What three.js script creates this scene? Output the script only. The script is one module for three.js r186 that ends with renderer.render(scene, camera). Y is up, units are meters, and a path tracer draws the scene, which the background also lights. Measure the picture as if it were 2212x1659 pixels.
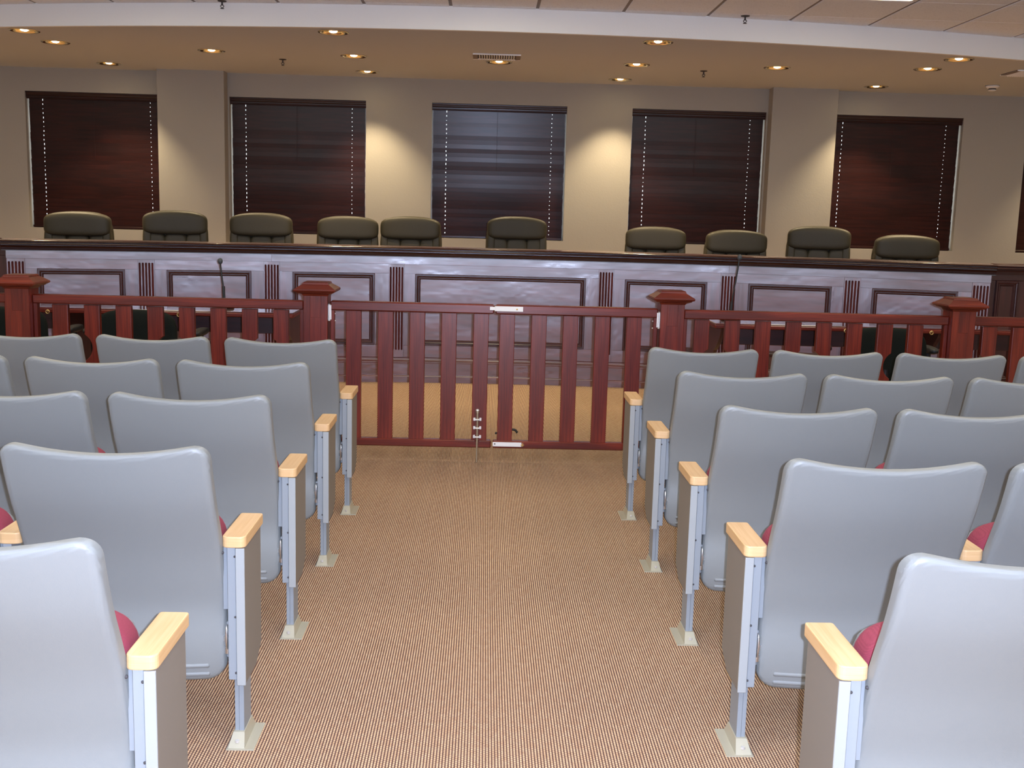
import * as THREE from 'three';
import { ConvexGeometry } from 'three/addons/geometries/ConvexGeometry.js';
import { mergeGeometries, mergeVertices, toCreasedNormals } from 'three/addons/utils/BufferGeometryUtils.js';
import { RectAreaLightUniformsLib } from 'three/addons/lights/RectAreaLightUniformsLib.js';

// ---------------------------------------------------------------- camera, sky, exposure
const scene = new THREE.Scene();
const camera = new THREE.PerspectiveCamera(2 * Math.atan(829.5 / 2350) * 180 / Math.PI, 2212 / 1659, 0.05, 60);
camera.position.set(-0.048, 1.4337, 0);
camera.rotation.set(-0.153841, -0.027935, 0.026605, 'YXZ');
scene.add(camera);
const renderer = new THREE.WebGLRenderer({ antialias: true });
renderer.toneMapping = THREE.LinearToneMapping;
renderer.toneMappingExposure = 1.12;
renderer.shadowMap.enabled = true;
RectAreaLightUniformsLib.init();
scene.background = new THREE.Color(0.92, 0.98, 1.02);          // bright overcast daylight, seen only through the windows
scene.backgroundIntensity = 2.2;
const LIGHT = { flash: 36, troffer: 5.6, troffer_glow: 2.0, down: 12, wash: 11.5, down_glow: 22 };
const WARM = new THREE.Color(1.0, 0.89, 0.63), LAMP = new THREE.Color(1.0, 0.79, 0.49), FLASH = new THREE.Color(0.76, 0.89, 1.28);

// ---------------------------------------------------------------- small tools
let seed = 7;
const rnd = () => { seed = (seed * 1664525 + 1013904223) >>> 0; return seed / 4294967296; };
const range = (n) => Array.from({ length: n }, (_, i) => i);
const V = (x, y, z) => new THREE.Vector3(x, y, z);
const taken = {};
function numbered(name) { const n = taken[name] = (taken[name] ?? -1) + 1; return n ? `${name}_${String(n).padStart(3, '0')}` : name; }
function mesh(name, geometry, material, parent) {
  const m = new THREE.Mesh(geometry, material); m.name = parent && parent !== scene ? name : numbered(name);
  m.castShadow = m.receiveShadow = true; (parent ?? scene).add(m); return m;
}
function tag(o, label, category, group) { o.userData = { label, category }; if (group) o.userData.group = group; return o; }
function thing(name, label, category, [x, y, z] = [0, 0, 0], turn = 0, group) {
  const o = new THREE.Group(); o.name = numbered(name); scene.add(o); o.position.set(x, y, z); o.rotation.y = turn; return tag(o, label, category, group);
}
function struct(name, geometry, material) { const m = mesh(name, geometry, material); m.userData.kind = 'structure'; return m; }
function copyOf(root, [x, y, z], turn, label) {
  const c = root.clone(); c.name = numbered(root.name.replace(/_\d\d\d$/, '')); c.userData = { ...root.userData, label };
  c.position.set(x, y, z); c.rotation.y = turn; scene.add(c); return c;
}
// box-projected uv in metres, u along the grain axis
function uvBox(geo, grain = 'x', ou = rnd() * 3, ov = rnd() * 3) {
  const g = geo.index ? geo.toNonIndexed() : geo, p = g.attributes.position, uv = new Float32Array(p.count * 2);
  const a = V(), b = V(), c = V(), n = V(), k = { x: 0, y: 1, z: 2 }[grain];
  for (let i = 0; i < p.count; i += 3) {
    a.fromBufferAttribute(p, i); b.fromBufferAttribute(p, i + 1); c.fromBufferAttribute(p, i + 2);
    n.copy(b).sub(a).cross(c.clone().sub(a));
    const w = [Math.abs(n.x), Math.abs(n.y), Math.abs(n.z)], d = w.indexOf(Math.max(...w)), axes = [0, 1, 2].filter((q) => q !== d);
    const iu = axes.includes(k) ? k : axes[0], iv = axes.find((q) => q !== iu);
    [a, b, c].forEach((v, j) => { const e = v.toArray(); uv[(i + j) * 2] = e[iu] + ou; uv[(i + j) * 2 + 1] = e[iv] + ov; });
  }
  g.setAttribute('uv', new THREE.BufferAttribute(uv, 2)); return g;
}
function clean(g) { const o = g.index ? g.toNonIndexed() : g.clone(); for (const k of Object.keys(o.attributes)) if (!['position', 'normal', 'uv'].includes(k)) o.deleteAttribute(k); if (!o.attributes.uv) uvBox(o); return o; }
const join = (list) => mergeGeometries(list.map(clean));
// a box with chamfered edges, centred
function cbox(w, h, d, c = 0.003, grain = w >= h && w >= d ? 'x' : h >= d ? 'y' : 'z') {
  const pts = [], x = w / 2, y = h / 2, z = d / 2;
  for (const sx of [-1, 1]) for (const sy of [-1, 1]) for (const sz of [-1, 1]) pts.push(V(sx * (x - c), sy * (y - c), sz * z), V(sx * (x - c), sy * y, sz * (z - c)), V(sx * x, sy * (y - c), sz * (z - c)));
  return uvBox(new ConvexGeometry(pts), grain);
}
const put = (g, x, y, z) => g.translate(x, y, z);
// the same between two corners
const span = (x0, x1, y0, y1, z0, z1, c = 0.002, grain) => put(cbox(x1 - x0, y1 - y0, z1 - z0, c, grain), (x0 + x1) / 2, (y0 + y1) / 2, (z0 + z1) / 2);
function extrude(shape, depth, bevel = 0, grain = 'y', curve = 8) {
  const g = new THREE.ExtrudeGeometry(shape, { depth: depth - 2 * bevel, bevelEnabled: bevel > 0, bevelThickness: bevel, bevelSize: bevel, bevelOffset: -bevel, bevelSegments: 2, curveSegments: curve });
  g.translate(0, 0, bevel); return uvBox(g, grain);
}
const tube = (pts, r, n = 24, m = 8) => uvBox(new THREE.TubeGeometry(new THREE.CatmullRomCurve3(pts), n, r, m), 'y');
const rod = (r, h, x, y, z, n = 16, r2 = r) => put(new THREE.CylinderGeometry(r, r2, h, n), x, y, z);
// superellipsoid cushion
function cushion(w, h, d, n = 4, seg = 14, arch = 0, sag = 0) {
  const g = new THREE.BoxGeometry(2, 2, 2, seg, seg, seg); g.deleteAttribute('normal'); g.deleteAttribute('uv');
  const m = mergeVertices(g, 1e-4), p = m.attributes.position;
  for (let i = 0; i < p.count; i++) {
    let x = p.getX(i), y = p.getY(i), z = p.getZ(i);
    const warp = (t) => Math.sign(t) * (1 - (1 - Math.abs(t)) ** 1.5);
    x = warp(x); y = warp(y); z = warp(z);
    const k = (Math.abs(x) ** n + Math.abs(y) ** n + Math.abs(z) ** n) ** (-1 / n);
    x *= k; y *= k; z *= k;
    p.setXYZ(i, x * w / 2, y * h / 2 + (y > 0 ? y * arch * (1 - x * x) : 0), z * d / 2 - sag * x * x);
  }
  m.computeVertexNormals(); const uv = new Float32Array(p.count * 2);
  for (let i = 0; i < p.count; i++) { uv[i * 2] = p.getX(i) + p.getZ(i) * 0.7; uv[i * 2 + 1] = p.getY(i) + p.getZ(i) * 0.7; }
  m.setAttribute('uv', new THREE.BufferAttribute(uv, 2)); return m;
}

// ---------------------------------------------------------------- textures
function noise2(px, py, s) {              // tiling value noise, periods px and py
  const t = new Float32Array(px * py); let q = s >>> 0;
  for (let i = 0; i < t.length; i++) { q = (q * 1664525 + 1013904223) >>> 0; t[i] = q / 4294967296; }
  return (x, y) => {
    const xi = Math.floor(x), yi = Math.floor(y), f = (a) => a * a * (3 - 2 * a), fx = f(x - xi), fy = f(y - yi), at = (a, b) => t[(((b % py) + py) % py) * px + (((a % px) + px) % px)];
    return (at(xi, yi) * (1 - fx) + at(xi + 1, yi) * fx) * (1 - fy) + (at(xi, yi + 1) * (1 - fx) + at(xi + 1, yi + 1) * fx) * fy;
  };
}
function texture(w, h, srgb, wide, high, f) {   // f(u, v) -> [r, g, b] 0..255 or one value; wide x high metres
  const d = new Uint8Array(w * h * 4);
  for (let y = 0; y < h; y++) for (let x = 0; x < w; x++) {
    const c = f(x / w, y / h), o = (y * w + x) * 4;
    for (let k = 0; k < 3; k++) d[o + k] = Math.max(0, Math.min(255, c.length ? c[k] : c));
    d[o + 3] = 255;
  }
  const t = new THREE.DataTexture(d, w, h); t.wrapS = t.wrapT = THREE.RepeatWrapping; t.magFilter = THREE.LinearFilter; t.minFilter = THREE.LinearMipmapLinearFilter; t.generateMipmaps = true;
  if (srgb) t.colorSpace = THREE.SRGBColorSpace;
  t.repeat.set(1 / wide, 1 / high); t.needsUpdate = true; return t;
}
const mix = (a, b, k) => a.map((v, i) => v + (b[i] - v) * k);
function grain(low, high, s, streak, fleck) {
  const a = noise2(4, 24, s), b = noise2(8, 128, s + 1), c = noise2(24, 400, s + 2), e = noise2(5, 7, s + 3);
  return (u, v) => {
    const w = v + 0.02 * Math.sin(u * Math.PI * 4) * (e(u * 5, v * 7) - 0.5);
    const k = 0.45 * a(u * 4, w * 24) + 0.33 * b(u * 8, w * 128) + 0.22 * c(u * 24, w * 400), m = e(u * 5, v * 7);
    return mix(low, high, Math.max(0, Math.min(1, (k - 0.5) * streak + 0.5 + (m - 0.5) * fleck)));
  };
}
const mahoganyMap = texture(512, 1024, true, 1.1, 0.55, grain([78, 20, 11], [120, 40, 21], 11, 1.5, 0.5));
const darkMap = texture(512, 1024, true, 0.9, 0.5, grain([50, 20, 20], [74, 32, 29], 31, 1.4, 0.35));
const benchMap = texture(512, 1024, true, 1.1, 0.55, grain([68, 18, 19], [98, 33, 31], 12, 1.5, 0.6));
const blindMap = texture(512, 512, true, 0.9, 0.5, grain([32, 12, 11], [54, 20, 16], 61, 1.4, 0.35));
const mapleMap = texture(512, 512, true, 0.5, 0.12, grain([206, 164, 112], [224, 188, 140], 51, 1.2, 0.4));
const poreBump = (() => { const a = noise2(16, 512, 71); return texture(256, 1024, false, 0.8, 0.5, (u, v) => 128 + 120 * (a(u * 16, v * 512) - 0.5)); })();
const rippleBump = (() => { const a = noise2(6, 9, 5), b = noise2(24, 30, 6); return texture(256, 256, false, 1.1, 0.8, (u, v) => 255 * (0.7 * a(u * 6, v * 9) + 0.3 * b(u * 24, v * 30))); })();
const lacquer = (() => { const a = noise2(3, 8, 15), b = noise2(12, 60, 16), c = noise2(20, 200, 17); return texture(256, 512, false, 1.3, 1.0, (u, v) => 255 * (0.22 + 0.22 * a(u * 3, v * 8) + 0.10 * b(u * 12, v * 60) + 0.06 * c(u * 20, v * 200))); })();   // uneven lacquer
const pebble = (() => { const a = noise2(128, 128, 81), b = noise2(64, 64, 82); return texture(512, 512, false, 0.16, 0.16, (u, v) => 255 * (0.6 * a(u * 128, v * 128) + 0.4 * b(u * 64, v * 64))); })();
const plaster = (() => { const a = noise2(256, 256, 91), b = noise2(90, 90, 92); return texture(512, 512, false, 0.9, 0.9, (u, v) => 255 * (0.5 * a(u * 256, v * 256) + 0.5 * b(u * 90, v * 90))); })();
const weave = (() => { const a = noise2(256, 256, 95); return texture(512, 512, true, 0.2, 0.2, (u, v) => { const k = 0.5 + 0.25 * Math.sin(u * 402) * Math.sin(v * 402) + 0.35 * (a(u * 256, v * 256) - 0.5); return mix([112, 38, 50], [152, 62, 76], k); }); })();
const fissure = (() => { const a = noise2(200, 200, 97), b = noise2(60, 60, 98); return texture(512, 512, true, 0.7, 0.7, (u, v) => { const k = a(u * 200, v * 200) * 0.6 + b(u * 60, v * 60) * 0.4; return k < 0.26 ? [214, 218, 222] : mix([230, 234, 238], [236, 240, 244], k); }); })();
// looped carpet: ribs run along v (into the room), beads along each rib
const ribs = 16, beads = 14, ribPitch = 0.0082, beadPitch = 0.0102;
const carpetNoise = noise2(160, 160, 21), carpetTone = noise2(16, 8, 22);
const ribHeight = (u, v) => {
  const r = u * ribs, k = Math.floor(r), c = Math.abs(r - k - 0.5) * 2, b = Math.abs(((v * beads + (k % 2) * 0.5) % 1) - 0.5) * 2;
  return Math.max(0, 1 - c ** 2.4 * 1.15) * (0.5 + 0.5 * (1 - b ** 2.2));
};
const carpetMap = texture(ribs * 32, beads * 28, true, ribs * ribPitch, beads * beadPitch, (u, v) => {
  const h = ribHeight(u, v), n = carpetNoise(u * 160, v * 160), t = carpetTone(u * 16, v * 8);
  return mix([98, 65, 57], mix([204, 166, 126], [218, 188, 148], t), Math.max(0, Math.min(1, (h - 0.28) * 1.9 + (n - 0.5) * 0.5)));
});
const carpetBump = texture(ribs * 32, beads * 28, false, ribs * ribPitch, beads * beadPitch, (u, v) => 255 * ribHeight(u, v));

// ---------------------------------------------------------------- materials
const std = (o) => new THREE.MeshStandardMaterial(o), phys = (o) => new THREE.MeshPhysicalMaterial(o);
const M = {
  wall: std({ color: new THREE.Color(0.355, 0.33, 0.285), roughness: 0.92, bumpMap: plaster, bumpScale: 0.0006 }),
  soffit: std({ color: new THREE.Color(0.50, 0.52, 0.54), roughness: 0.95, bumpMap: plaster, bumpScale: 0.0006 }),
  fascia: std({ color: new THREE.Color(0.86, 0.86, 0.84), roughness: 0.9, bumpMap: plaster, bumpScale: 0.0005 }),
  tile: std({ map: fissure, roughness: 0.97 }),
  tbar: std({ color: new THREE.Color(0.22, 0.19, 0.17), roughness: 0.7 }),  // dark tone puts the shade of the tile reveals into the grid bars
  carpet: std({ map: carpetMap, bumpMap: carpetBump, bumpScale: 0.003, roughness: 1 }),
  wood: phys({ map: mahoganyMap, roughness: 0.45, specularIntensity: 0.3, clearcoat: 0.85, clearcoatRoughness: 0.26, bumpMap: poreBump, bumpScale: 0.00025, ior: 1.5 }),
  bench: phys({ map: benchMap, roughness: 1, roughnessMap: lacquer, clearcoat: 1, clearcoatRoughness: 0.22, bumpMap: rippleBump, bumpScale: 0.0024, ior: 2.0 }),
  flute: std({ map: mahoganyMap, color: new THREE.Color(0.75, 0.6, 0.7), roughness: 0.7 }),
  mould: phys({ map: darkMap, roughness: 0.4, clearcoat: 0.8, clearcoatRoughness: 0.2, bumpMap: poreBump, bumpScale: 0.0002 }),
  cornice: phys({ map: darkMap, color: new THREE.Color(0.55, 0.45, 0.5), roughness: 0.4, specularIntensity: 0.3, clearcoat: 1, clearcoatRoughness: 0.14 }),
  deskTop: phys({ map: benchMap, roughness: 0.3, clearcoat: 1, clearcoatRoughness: 0.07, ior: 1.8 }),
  wing: phys({ map: darkMap, roughness: 0.45, clearcoat: 0.6, clearcoatRoughness: 0.3, bumpMap: poreBump, bumpScale: 0.0002 }),
  blind: phys({ map: blindMap, roughness: 0.5, specularIntensity: 0.3, clearcoat: 0.4, clearcoatRoughness: 0.24, bumpMap: poreBump, bumpScale: 0.0002 }),
  shell: phys({ color: new THREE.Color(0.215, 0.224, 0.212), roughness: 0.42, bumpMap: pebble, bumpScale: 0.00006, ior: 1.45 }),
  steel: std({ color: new THREE.Color(0.25, 0.275, 0.29), roughness: 0.45 }),
  flange: std({ color: new THREE.Color(0.32, 0.335, 0.325), roughness: 0.5 }),
  laminate: std({ color: new THREE.Color(0.20, 0.172, 0.138), roughness: 0.7 }),
  plate: phys({ color: new THREE.Color(0.40, 0.37, 0.27), roughness: 0.3, clearcoat: 0.5, clearcoatRoughness: 0.2 }),
  maple: phys({ map: mapleMap, roughness: 0.42, clearcoat: 0.4, clearcoatRoughness: 0.25 }),
  red: phys({ map: weave, roughness: 0.95, sheen: 0.4, sheenColor: new THREE.Color(0.5, 0.2, 0.22), sheenRoughness: 0.5 }),
  chrome: std({ color: new THREE.Color(0.82, 0.83, 0.85), metalness: 1, roughness: 0.28 }),
  brass: std({ color: new THREE.Color(0.80, 0.58, 0.24), metalness: 1, roughness: 0.28 }),
  bolt: std({ color: new THREE.Color(0.46, 0.38, 0.27), metalness: 0.8, roughness: 0.4 }),
  gilt: std({ color: new THREE.Color(0.88, 0.76, 0.52), metalness: 1, roughness: 0.16 }),
  nickel: std({ color: new THREE.Color(0.80, 0.79, 0.76), metalness: 0.6, roughness: 0.35 }),
  leather: phys({ color: new THREE.Color(0.034, 0.028, 0.015), roughness: 0.55, specularIntensity: 0.7, bumpMap: pebble, bumpScale: 0.0006 }),
  fabric: phys({ color: new THREE.Color(0.009, 0.011, 0.008), roughness: 0.9, specularIntensity: 0.3, bumpMap: pebble, bumpScale: 0.0005 }),
  black: std({ color: new THREE.Color(0.012, 0.012, 0.012), roughness: 0.5 }),
  grey: std({ color: new THREE.Color(0.045, 0.05, 0.055), roughness: 0.5 }),
  white: std({ color: new THREE.Color(0.78, 0.77, 0.75), roughness: 0.5 }),
  greyMetal: std({ color: new THREE.Color(0.50, 0.52, 0.54), roughness: 0.5 }),
  dark: std({ color: new THREE.Color(0.05, 0.045, 0.045), roughness: 0.7 }),
  cord: std({ color: new THREE.Color(0.10, 0.05, 0.04), roughness: 0.8 }),
  glass: phys({ color: 0xffffff, roughness: 0.02, transmission: 1, thickness: 0, ior: 1.5 }),
  diffuser: std({ color: 0xffffff, emissive: new THREE.Color(1, 0.97, 0.80), emissiveIntensity: LIGHT.troffer_glow, roughness: 0.6 }),
  bulb: std({ color: 0xffffff, emissive: new THREE.Color(1, 0.86, 0.55), emissiveIntensity: LIGHT.down_glow }),
  flash: std({ color: 0xffffff, emissive: new THREE.Color(0.9, 0.95, 1), emissiveIntensity: 4 }),
};

// ---------------------------------------------------------------- the room
const ROOM = { x: 7.4, back: 4.2, wall: -12, soffit: 2.849, tiles: 3.02, dais: 0.17, cx: 0.077 };
const arcEdge = (x) => -24.81 + Math.sqrt(16 * 16 - (x - 0.05) ** 2);             // front edge of the dropped soffit
struct('floor', span(-ROOM.x - 0.2, ROOM.x + 0.2, -0.2, -0.004, -12.3, ROOM.back + 0.2, 0.001), M.carpet);
{
  const floor = scene.children.at(-1);
  for (const [z0, z1] of [[-12, -6.2335], [-6.2315, ROOM.back]]) {
    const g = new THREE.BoxGeometry(2 * ROOM.x, 0.004, z1 - z0); g.translate(0, -0.002, (z0 + z1) / 2);
    mesh('carpet_section', uvBox(g, 'x', z0 > -7 ? 0.0 : 0.0031, z0 > -7 ? 0 : 0.003), M.carpet, floor);
  }
}
struct('wall_left', span(-ROOM.x - 0.2, -ROOM.x, -0.2, 3.3, -12.3, ROOM.back + 0.2, 0.001), M.wall);
struct('wall_right', span(ROOM.x, ROOM.x + 0.2, -0.2, 3.3, -12.3, ROOM.back + 0.2, 0.001), M.wall);
const unseenWindowX = [-4.65, -1.55, 1.55, 4.65];                       // unseen tall windows behind the photographer, placed to light seat backs, fascia and bench
{
  const s = new THREE.Shape([[-ROOM.x, -0.2], [ROOM.x, -0.2], [ROOM.x, 3.3], [-ROOM.x, 3.3]].map(([x, y]) => new THREE.Vector2(x, y)));
  for (const x of unseenWindowX) s.holes.push(new THREE.Path([[x - 1.3, 0.15], [x - 1.3, 2.6], [x + 1.3, 2.6], [x + 1.3, 0.15]].map(([a, b]) => new THREE.Vector2(a, b))));
  struct('wall_rear', extrude(s, 0.2).translate(0, 0, ROOM.back), M.wall);
}
const windowX = range(6).map((i) => ROOM.cx + (i - 2) * 2.158), WH = 0.7265, WY0 = 1.17, WY1 = 2.604;   // six openings; the sixth leaves the frame
{
  const s = new THREE.Shape([[-ROOM.x, -0.2], [ROOM.x, -0.2], [ROOM.x, 3.3], [-ROOM.x, 3.3]].map(([x, y]) => new THREE.Vector2(x, y)));
  for (const x of windowX) s.holes.push(new THREE.Path([[x - WH, WY0], [x - WH, WY1], [x + WH, WY1], [x + WH, WY0]].map(([a, b]) => new THREE.Vector2(a, b))));
  const g = extrude(s, 0.26); g.translate(0, 0, -12.26); const wall = struct('wall_back', g, M.wall);
  mesh('column', span(ROOM.cx - 3.60, ROOM.cx - 2.902, 0, ROOM.soffit + 0.02, -12, -11.83, 0.003), M.wall, wall);
  mesh('column', span(ROOM.cx + 2.90, ROOM.cx + 3.602, 0, ROOM.soffit + 0.02, -12, -11.83, 0.003), M.wall, wall);
}
windowX.forEach((x, i) => {
  const w = new THREE.Group(); w.name = `window_${i + 1}`; w.userData.kind = 'structure'; w.position.set(x, (WY0 + WY1) / 2, -12.215); scene.add(w);
  const h = (WY1 - WY0) / 2, f = 0.045;
  mesh('window_frame', join([span(-WH, WH, h - f, h, -0.03, 0.03), span(-WH, WH, -h, -h + f, -0.03, 0.03), span(-WH, -WH + f, -h + f, h - f, -0.03, 0.03), span(WH - f, WH, -h + f, h - f, -0.03, 0.03)]), M.white, w);
  mesh('pane', new THREE.PlaneGeometry(2 * WH - 2 * f, 2 * h - 2 * f), M.glass, w);
});
unseenWindowX.forEach((x, i) => {  // out of view, placed for bluish light on the seats and bench sheen
  const w = new THREE.Group(); w.name = `window_${i + 7}`; w.userData.kind = 'structure'; w.position.set(x, 1.375, ROOM.back + 0.1); scene.add(w);
  mesh('window_frame', join([span(-1.3, 1.3, 1.175, 1.225, -0.03, 0.03), span(-1.3, 1.3, -1.225, -1.175, -0.03, 0.03), ...[-1.3, -0.025, 1.25].map((a) => span(a, a + 0.05, -1.175, 1.175, -0.03, 0.03))]), M.white, w);
  for (const a of [-0.6375, 0.6375]) mesh('pane', new THREE.PlaneGeometry(1.225, 2.35).translate(a, 0, 0), M.glass, w);
});
// ceilings
const lampSpots = [[-3.93, -9.517], [-3.91, -10.13], [-3.91, -11.52], [-2.59, -10.37], [-1.305, -9.105], [-1.3, -10.436], [-1.295, -11.56], [0.045, -10.539],
  [1.315, -9.1], [1.325, -10.44], [1.31, -11.57], [2.62, -10.35], [3.96, -9.51], [3.945, -10.14], [3.965, -11.52], [-6.5, -10.14], [-6.5, -11.62], [6.56, -10.14], [6.56, -11.62]];
const LR = 0.105;
{
  const s = new THREE.Shape(); s.moveTo(-ROOM.x, 12); s.lineTo(ROOM.x, 12);
  for (let i = 0; i <= 64; i++) { const x = ROOM.x - (i / 64) * 2 * ROOM.x; s.lineTo(x, -arcEdge(x)); }
  for (const [x, z] of lampSpots) { const h = new THREE.Path(); h.absarc(x, -z, LR, 0, Math.PI * 2, true); s.holes.push(h); }
  const g = new THREE.ExtrudeGeometry(s, { depth: 0.03, bevelEnabled: false, curveSegments: 20 }); g.rotateX(-Math.PI / 2);   // shape y -> -z
  const root = struct('ceiling', uvBox(g.translate(0, ROOM.soffit, 0), 'x'), M.soffit);
  const P = [], I = [], N = 64;
  for (let i = 0; i <= N; i++) { const x = -ROOM.x + (i / N) * 2 * ROOM.x, z = arcEdge(x); P.push(x, 2.846, z + 0.012, x, 3.04, z + 0.012, x, 2.846, z - 0.03, x, 3.04, z - 0.03); }
  for (let i = 0; i < N; i++) { const a = i * 4, b = a + 4; I.push(a, b, b + 1, a, b + 1, a + 1, a + 2, b + 3, b + 2, a + 2, a + 3, b + 3, a, b + 2, b, a, a + 2, b + 2, a + 1, b + 1, b + 3, a + 1, b + 3, a + 3); }
  const f = new THREE.BufferGeometry(); f.setAttribute('position', new THREE.Float32BufferAttribute(P, 3)); f.setIndex(I); f.computeVertexNormals();
  mesh('fascia', uvBox(toCreasedNormals(f, 0.6)), M.fascia, root);
  mesh('slab', span(-ROOM.x - 0.2, ROOM.x + 0.2, 3.14, 3.3, -12.3, ROOM.back + 0.2, 0.001), M.soffit, root);
  // lay-in tiles: joints that run into the room are wide reveals, cross joints are tight
  const pitch = 0.672, x0 = 0.318, far = -8.06, near = [], rest = [], isTroffer = (k, r) => [-9, -5, -1, 3, 7].includes(k) && r >= 0 && r % 4 < 2 && r < 16;
  const tile = cbox(pitch - 0.026, 0.016, pitch - 0.004, 0.003);
  for (let k = -11; k <= 10; k++) for (let r = -5; far + (r + 1) * pitch < ROOM.back + 0.6; r++) {
    const x = x0 + (k + 0.5) * pitch, z = far + (r + 0.5) * pitch;
    if (isTroffer(k, r) || z < arcEdge(x) - 0.7) continue;
    if (r < 3 && Math.abs(x) < 5.2) near.push([x, z]); else rest.push(tile.clone().translate(x, ROOM.tiles + 0.008, z));
  }
  for (const [x, z] of near) mesh('ceiling_tile', tile, M.tile, root).position.set(x, ROOM.tiles + 0.008, z);
  mesh('ceiling_tile', join(rest), M.tile, root).userData.kind = 'stuff';
  mesh('ceiling_grid', join(range(23).map((k) => span(x0 + (k - 11) * pitch - 0.016, x0 + (k - 11) * pitch + 0.016, ROOM.tiles + 0.0065, ROOM.tiles + 0.03, -11, ROOM.back, 0.001))), M.tbar, root);
  const names = ['far', 'second', 'third', 'rear'], cols = ['leftmost', 'left of centre', 'centre', 'right of centre', 'rightmost'];
  [-9, -5, -1, 3, 7].forEach((k, c) => [0, 4, 8, 12].forEach((r, j) => {  // one panel is in view; the unseen others light the room from above
    const x = x0 + (k + 0.5) * pitch, z = far + (r + 1) * pitch, w = pitch - 0.02, d = 2 * pitch - 0.006;
    const t = thing('ceiling_light', c === 3 && j === 0 ? 'lit recessed ceiling panel at the top edge, among the white ceiling tiles' : `unseen recessed ceiling light panel, ${cols[c]} column, ${names[j]} row from the soffit`, 'ceiling light', [x, ROOM.tiles, z], 0, 'recessed ceiling light panels');
    mesh('frame', join([span(-w / 2, -w / 2 + 0.04, 0, 0.06, -d / 2, d / 2), span(w / 2 - 0.04, w / 2, 0, 0.06, -d / 2, d / 2), span(-w / 2 + 0.04, w / 2 - 0.04, 0, 0.06, -d / 2, -d / 2 + 0.02), span(-w / 2 + 0.04, w / 2 - 0.04, 0, 0.06, d / 2 - 0.02, d / 2)]), M.white, t);
    mesh('diffuser', span(-w / 2 + 0.04, w / 2 - 0.04, 0.006, 0.03, -d / 2 + 0.02, d / 2 - 0.02), M.diffuser, t);
    const L = new THREE.RectAreaLight(WARM, LIGHT.troffer, w - 0.08, d - 0.04); L.position.y = 0.003; L.rotation.x = -Math.PI / 2; t.add(L);
  }));
}

// ---------------------------------------------------------------- judges' bench, bent along a gentle arc
const ARC = { R: 11.5, x: 0.05, z: -9.27 + 11.5 };
function bend(geo, crease = 0.35) {                       // x -> along the arc, z -> out of it towards the room
  const g = geo.index ? geo.toNonIndexed() : geo.clone(), p = g.attributes.position;
  for (let i = 0; i < p.count; i++) { const a = p.getX(i) / ARC.R, r = ARC.R - p.getZ(i); p.setXYZ(i, ARC.x + r * Math.sin(a), p.getY(i), ARC.z - r * Math.cos(a)); }
  const out = toCreasedNormals(g, crease); if (!out.attributes.uv) uvBox(out); return out;
}
const arcAt = (s, out = 0) => { const a = s / ARC.R, r = ARC.R - out; return [ARC.x + r * Math.sin(a), ARC.z - r * Math.cos(a), -a]; };
const slab = (s0, s1, y0, y1, z0, z1, grainAxis = 'x') => {                                    // a board cut finely enough to bend
  const g = new THREE.BoxGeometry(s1 - s0, y1 - y0, z1 - z0, Math.max(1, Math.ceil((s1 - s0) / 0.2)), 1, 1); g.translate((s0 + s1) / 2, (y0 + y1) / 2, (z0 + z1) / 2); return uvBox(g, grainAxis);
};
function run(profile, s0, s1, n = 40) {                                                       // profile [[z, y], ...] swept along s
  const P = [], I = [], m = profile.length;
  for (let i = 0; i <= n; i++) for (const [z, y] of profile) P.push(s0 + (s1 - s0) * i / n, y, z);
  for (let i = 0; i < n; i++) for (let j = 0; j < m - 1; j++) { const a = i * m + j, b = a + m; I.push(a, b, b + 1, a, b + 1, a + 1); }
  const c0 = P.length / 3; for (const [z, y] of profile) P.push(s0, y, z); for (const [z, y] of profile) P.push(s1, y, z);
  const tri = THREE.ShapeUtils.triangulateShape(profile.map(([z, y]) => new THREE.Vector2(z, y)), []);
  for (const [a, b, c] of tri) I.push(c0 + a, c0 + c, c0 + b, c0 + m + a, c0 + m + b, c0 + m + c);
  const g = new THREE.BufferGeometry(); g.setAttribute('position', new THREE.Float32BufferAttribute(P, 3)); g.setIndex(I);
  return uvBox(g, 'x');
}
function frameMould(x0, x1, y0, y1, profile) {                                                // mitred moulding round a rectangle; profile [[inset, z], ...]
  const P = [], I = [], m = profile.length, per = Math.max(2, Math.ceil((x1 - x0) / 0.2));
  const side = (ax, ay, bx, by, dxa, dya, dxb, dyb, n) => {
    const c0 = P.length / 3;
    for (let i = 0; i <= n; i++) for (const [d, z] of profile) { const k = i / n; P.push((ax + dxa * d) * (1 - k) + (bx + dxb * d) * k, (ay + dya * d) * (1 - k) + (by + dyb * d) * k, z); }
    for (let i = 0; i < n; i++) for (let j = 0; j < m - 1; j++) { const a = c0 + i * m + j, b = a + m; I.push(a, b, b + 1, a, b + 1, a + 1); }
  };
  side(x0, y0, x1, y0, 1, 1, -1, 1, per); side(x1, y0, x1, y1, -1, 1, -1, -1, 2); side(x1, y1, x0, y1, -1, -1, 1, -1, per); side(x0, y1, x0, y0, 1, -1, 1, 1, 2);
  const g = new THREE.BufferGeometry(); g.setAttribute('position', new THREE.Float32BufferAttribute(P, 3)); g.setIndex(I);
  return uvBox(toCreasedNormals(g, 0.5), x1 - x0 > y1 - y0 ? 'x' : 'y');
}
const mouldProfile = [[0, 0], [0, 0.013], [0.004, 0.018], [0.010, 0.018], [0.012, 0.011], [0.016, 0.011], [0.021, 0.017], [0.026, 0.014], [0.030, 0.006], [0.034, 0.006], [0.038, 0.0015], [0.044, -0.004], [0.047, -0.012]];
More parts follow.
